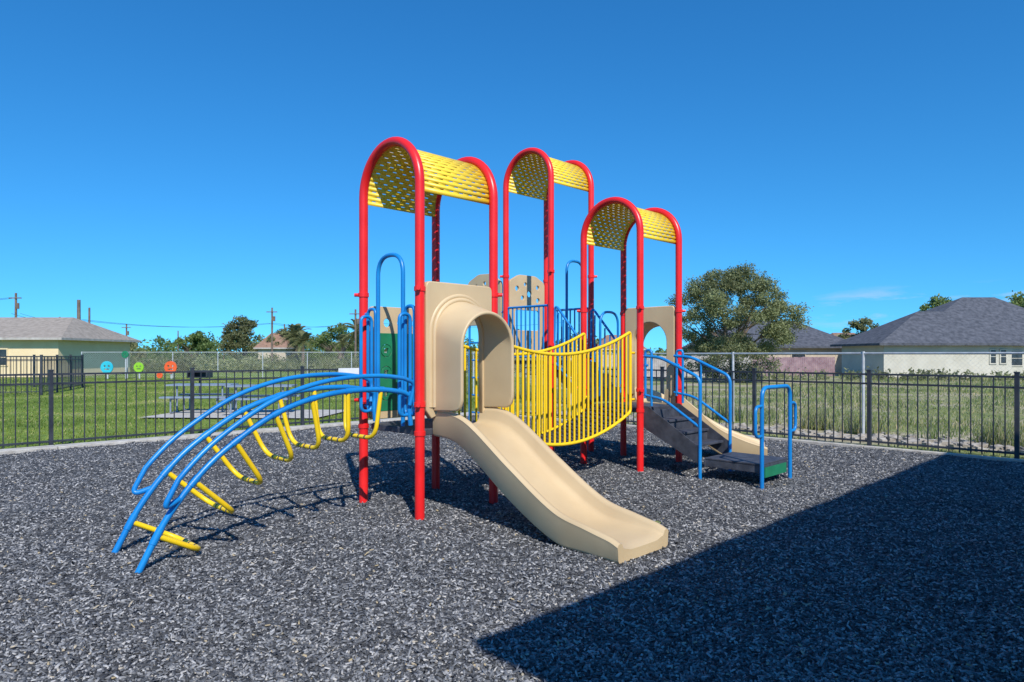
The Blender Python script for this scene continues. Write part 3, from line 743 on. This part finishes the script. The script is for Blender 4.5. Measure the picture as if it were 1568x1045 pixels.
def table(x,y,rot):
    e=empty('picnic_table'); ax=Vector((math.cos(rot),math.sin(rot),0)); ay=Vector((-math.sin(rot),math.cos(rot),0)); o=Vector((x,y,0)); mb=MB()
    for k in range(5): mb.box(o+ay*(-.30+.15*k)+Z*.76,1.7,.13,.04,ax,ay)
    for s in(-1,1):
        for k in range(2): mb.box(o+ay*(s*(.62+.14*k))+Z*.45,1.7,.12,.04,ax,ay)
        for q in(-1,1):
            mb.tube(rnd_path([o+ax*q*.6+ay*s*.70+Z*.43,o+ax*q*.6+ay*s*.70+Z*.03,o+ax*q*.6+ay*s*.25+Z*.03,o+ax*q*.6+ay*s*.25+Z*.74],.06,4),.024,8)
    for q in(-1,1): mb.tube([o+ax*q*.6-ay*.7+Z*.4,o+ax*q*.6+ay*.7+Z*.4],.022,8)
    mb.obj('steel_table',PICN,e)
table(-6.7,18.3,.1); table(-8.6,19.0,.1)
e=empty('park_grill'); mb=MB(); gx,gy=-11.2,24.5
mb.tube([(gx,gy,0),(gx,gy,.75)],.04,8)
mb.box((gx,gy,.78),.7,.5,.03); mb.box((gx,gy+.24,.9),.7,.03,.25); mb.box((gx-.34,gy,.9),.03,.5,.25); mb.box((gx+.34,gy,.9),.03,.5,.25)
mb.box((gx,gy,.98),.62,.44,.015); mb.tube([(gx+.35,gy-.1,1.0),(gx+.55,gy-.1,1.0)],.015,6)
mb.obj('firebox',FEN,e)
e=MB(); sp0=pL+U*5.84; e.box(sp0+Z*1.20-V*.04,.62,.006,.17,U,V); e.obj('fence_sign',SIGNW)

# ---------------------------------------------------------------- building whose roof shades the yard
EC=Vector((1.12,-.85,0)); e=empty('community_building'); Lb,Wb,ez=10.3,11,4.5
def EB(a,b_,z): return EC+U*a-V*b_+Z*z
mb=MB(); i=.55
mb.box(EB(Lb/2,Wb/2,ez/2-.06),Lb-2*i,Wb-2*i,ez-.12,U,V); mb.obj('walls',BRICK,e)
mb=MB(); vs=[EB(0,0,ez),EB(Lb,0,ez),EB(Lb,Wb,ez),EB(0,Wb,ez),EB(Lb/2,4.5,6.2),EB(Lb/2,Wb-4.5,6.2)]
vs2=[EB(0,0,ez-.12),EB(Lb,0,ez-.12),EB(Lb,Wb,ez-.12),EB(0,Wb,ez-.12)]
mb.add(vs+vs2,[(0,1,4),(1,2,5,4),(2,3,5),(3,0,4,5),(6,9,8,7),(0,6,7,1),(1,7,8,2),(2,8,9,3),(3,9,6,0)]); mb.obj('hip_roof',SHINGT,e)
mb=MB(); mg=MB()
for a in(2.2,4.6,7.6):
    mg.box(EB(a,i-.01,1.6),1.1,.03,1.3,U,V)
    for q in(-1,1): mb.box(EB(a+q*.6,i-.03,1.6),.09,.08,1.5,U,V); mb.box(EB(a,i-.03,1.6+q*.70),1.11,.08,.09,U,V)
mg.obj('window_glass',GLASS,e); mb.obj('window_frames',SIGNW,e)

# ---------------------------------------------------------------- light, sky, camera
el=math.radians(43); az=Vector((.28,-.96,0)).normalized()
sund=Vector((az.x*math.cos(el),az.y*math.cos(el),math.sin(el)))
ld=bpy.data.lights.new('sun','SUN'); ld.energy=5.0; ld.angle=math.radians(.5); ld.color=(1,.96,.89)
lo=bpy.data.objects.new('sun',ld); S.collection.objects.link(lo); lo.rotation_euler=(-sund).to_track_quat('-Z','Y').to_euler()
w=bpy.data.worlds.new('World'); S.world=w; w.use_nodes=True; nt=w.node_tree; bg=nt.nodes['Background']
sk=N(nt,'ShaderNodeTexSky',sky_type='NISHITA'); sk.sun_disc=False; sk.sun_elevation=el; sk.sun_rotation=math.atan2(az.x,az.y)
sk.air_density=1.0; sk.dust_density=0; sk.ozone_density=2.4; sk.altitude=0
tc=N(nt,'ShaderNodeTexCoord')
lift=N(nt,'ShaderNodeVectorMath',operation='MULTIPLY_ADD'); lift.inputs[1].default_value=(1,1,.95); lift.inputs[2].default_value=(0,0,.105)
nt.links.new(tc.outputs['Generated'],lift.inputs[0]); nv=N(nt,'ShaderNodeVectorMath',operation='NORMALIZE'); nt.links.new(lift.outputs[0],nv.inputs[0]); nt.links.new(nv.outputs[0],sk.inputs[0])
hs=N(nt,'ShaderNodeHueSaturation'); hs.inputs['Saturation'].default_value=1.25
nt.links.new(sk.outputs[0],hs.inputs['Color'])
tint=N(nt,'ShaderNodeMix',data_type='RGBA',blend_type='MULTIPLY'); tint.inputs[0].default_value=1; tint.inputs[7].default_value=(.42,1.04,1.28,1); nt.links.new(hs.outputs[0],tint.inputs[6])
mp=N(nt,'ShaderNodeMapping'); mp.inputs['Scale'].default_value=(6,6,38)
nt.links.new(tc.outputs['Generated'],mp.inputs[0])
cn_=N(nt,'ShaderNodeTexNoise'); cn_.inputs['Scale'].default_value=1.8; cn_.inputs['Detail'].default_value=7; cn_.inputs['Roughness'].default_value=.6; nt.links.new(mp.outputs[0],cn_.inputs['Vector'])
crp=ramp(nt,[(.54,(0,0,0)),(.70,(1,1,1))]); nt.links.new(cn_.outputs[0],crp.inputs[0])
sz=N(nt,'ShaderNodeSeparateXYZ'); nt.links.new(tc.outputs['Generated'],sz.inputs[0])
band=ramp(nt,[(.0,(0,0,0)),(.05,(.55,.55,.55)),(.07,(.55,.55,.55)),(.09,(0,0,0))]); nt.links.new(sz.outputs[2],band.inputs[0])
xb=ramp(nt,[(.36,(0,0,0)),(.46,(1,1,1))]); nt.links.new(sz.outputs[0],xb.inputs[0])
mm=N(nt,'ShaderNodeMath',operation='MULTIPLY'); nt.links.new(crp.outputs[0],mm.inputs[0]); nt.links.new(band.outputs[0],mm.inputs[1])
mm2=N(nt,'ShaderNodeMath',operation='MULTIPLY'); nt.links.new(mm.outputs[0],mm2.inputs[0]); nt.links.new(xb.outputs[0],mm2.inputs[1])
mxc=N(nt,'ShaderNodeMix',data_type='RGBA'); nt.links.new(mm2.outputs[0],mxc.inputs[0]); nt.links.new(tint.outputs[2],mxc.inputs[6]); mxc.inputs[7].default_value=(4.2,5.0,6.2,1)
nt.links.new(mxc.outputs[2],bg.inputs[0]); bg.inputs[1].default_value=.14
cd_=bpy.data.cameras.new('camera'); cam=bpy.data.objects.new('camera',cd_); S.collection.objects.link(cam)
cd_.sensor_width=36; cd_.lens=24; cd_.shift_y=.0131; cd_.clip_end=3000
cam.location=(0,0,1.6); cam.rotation_euler=(math.radians(90),0,0); S.camera=cam
S.view_settings.view_transform='Standard'; S.view_settings.look='None'; S.view_settings.exposure=0
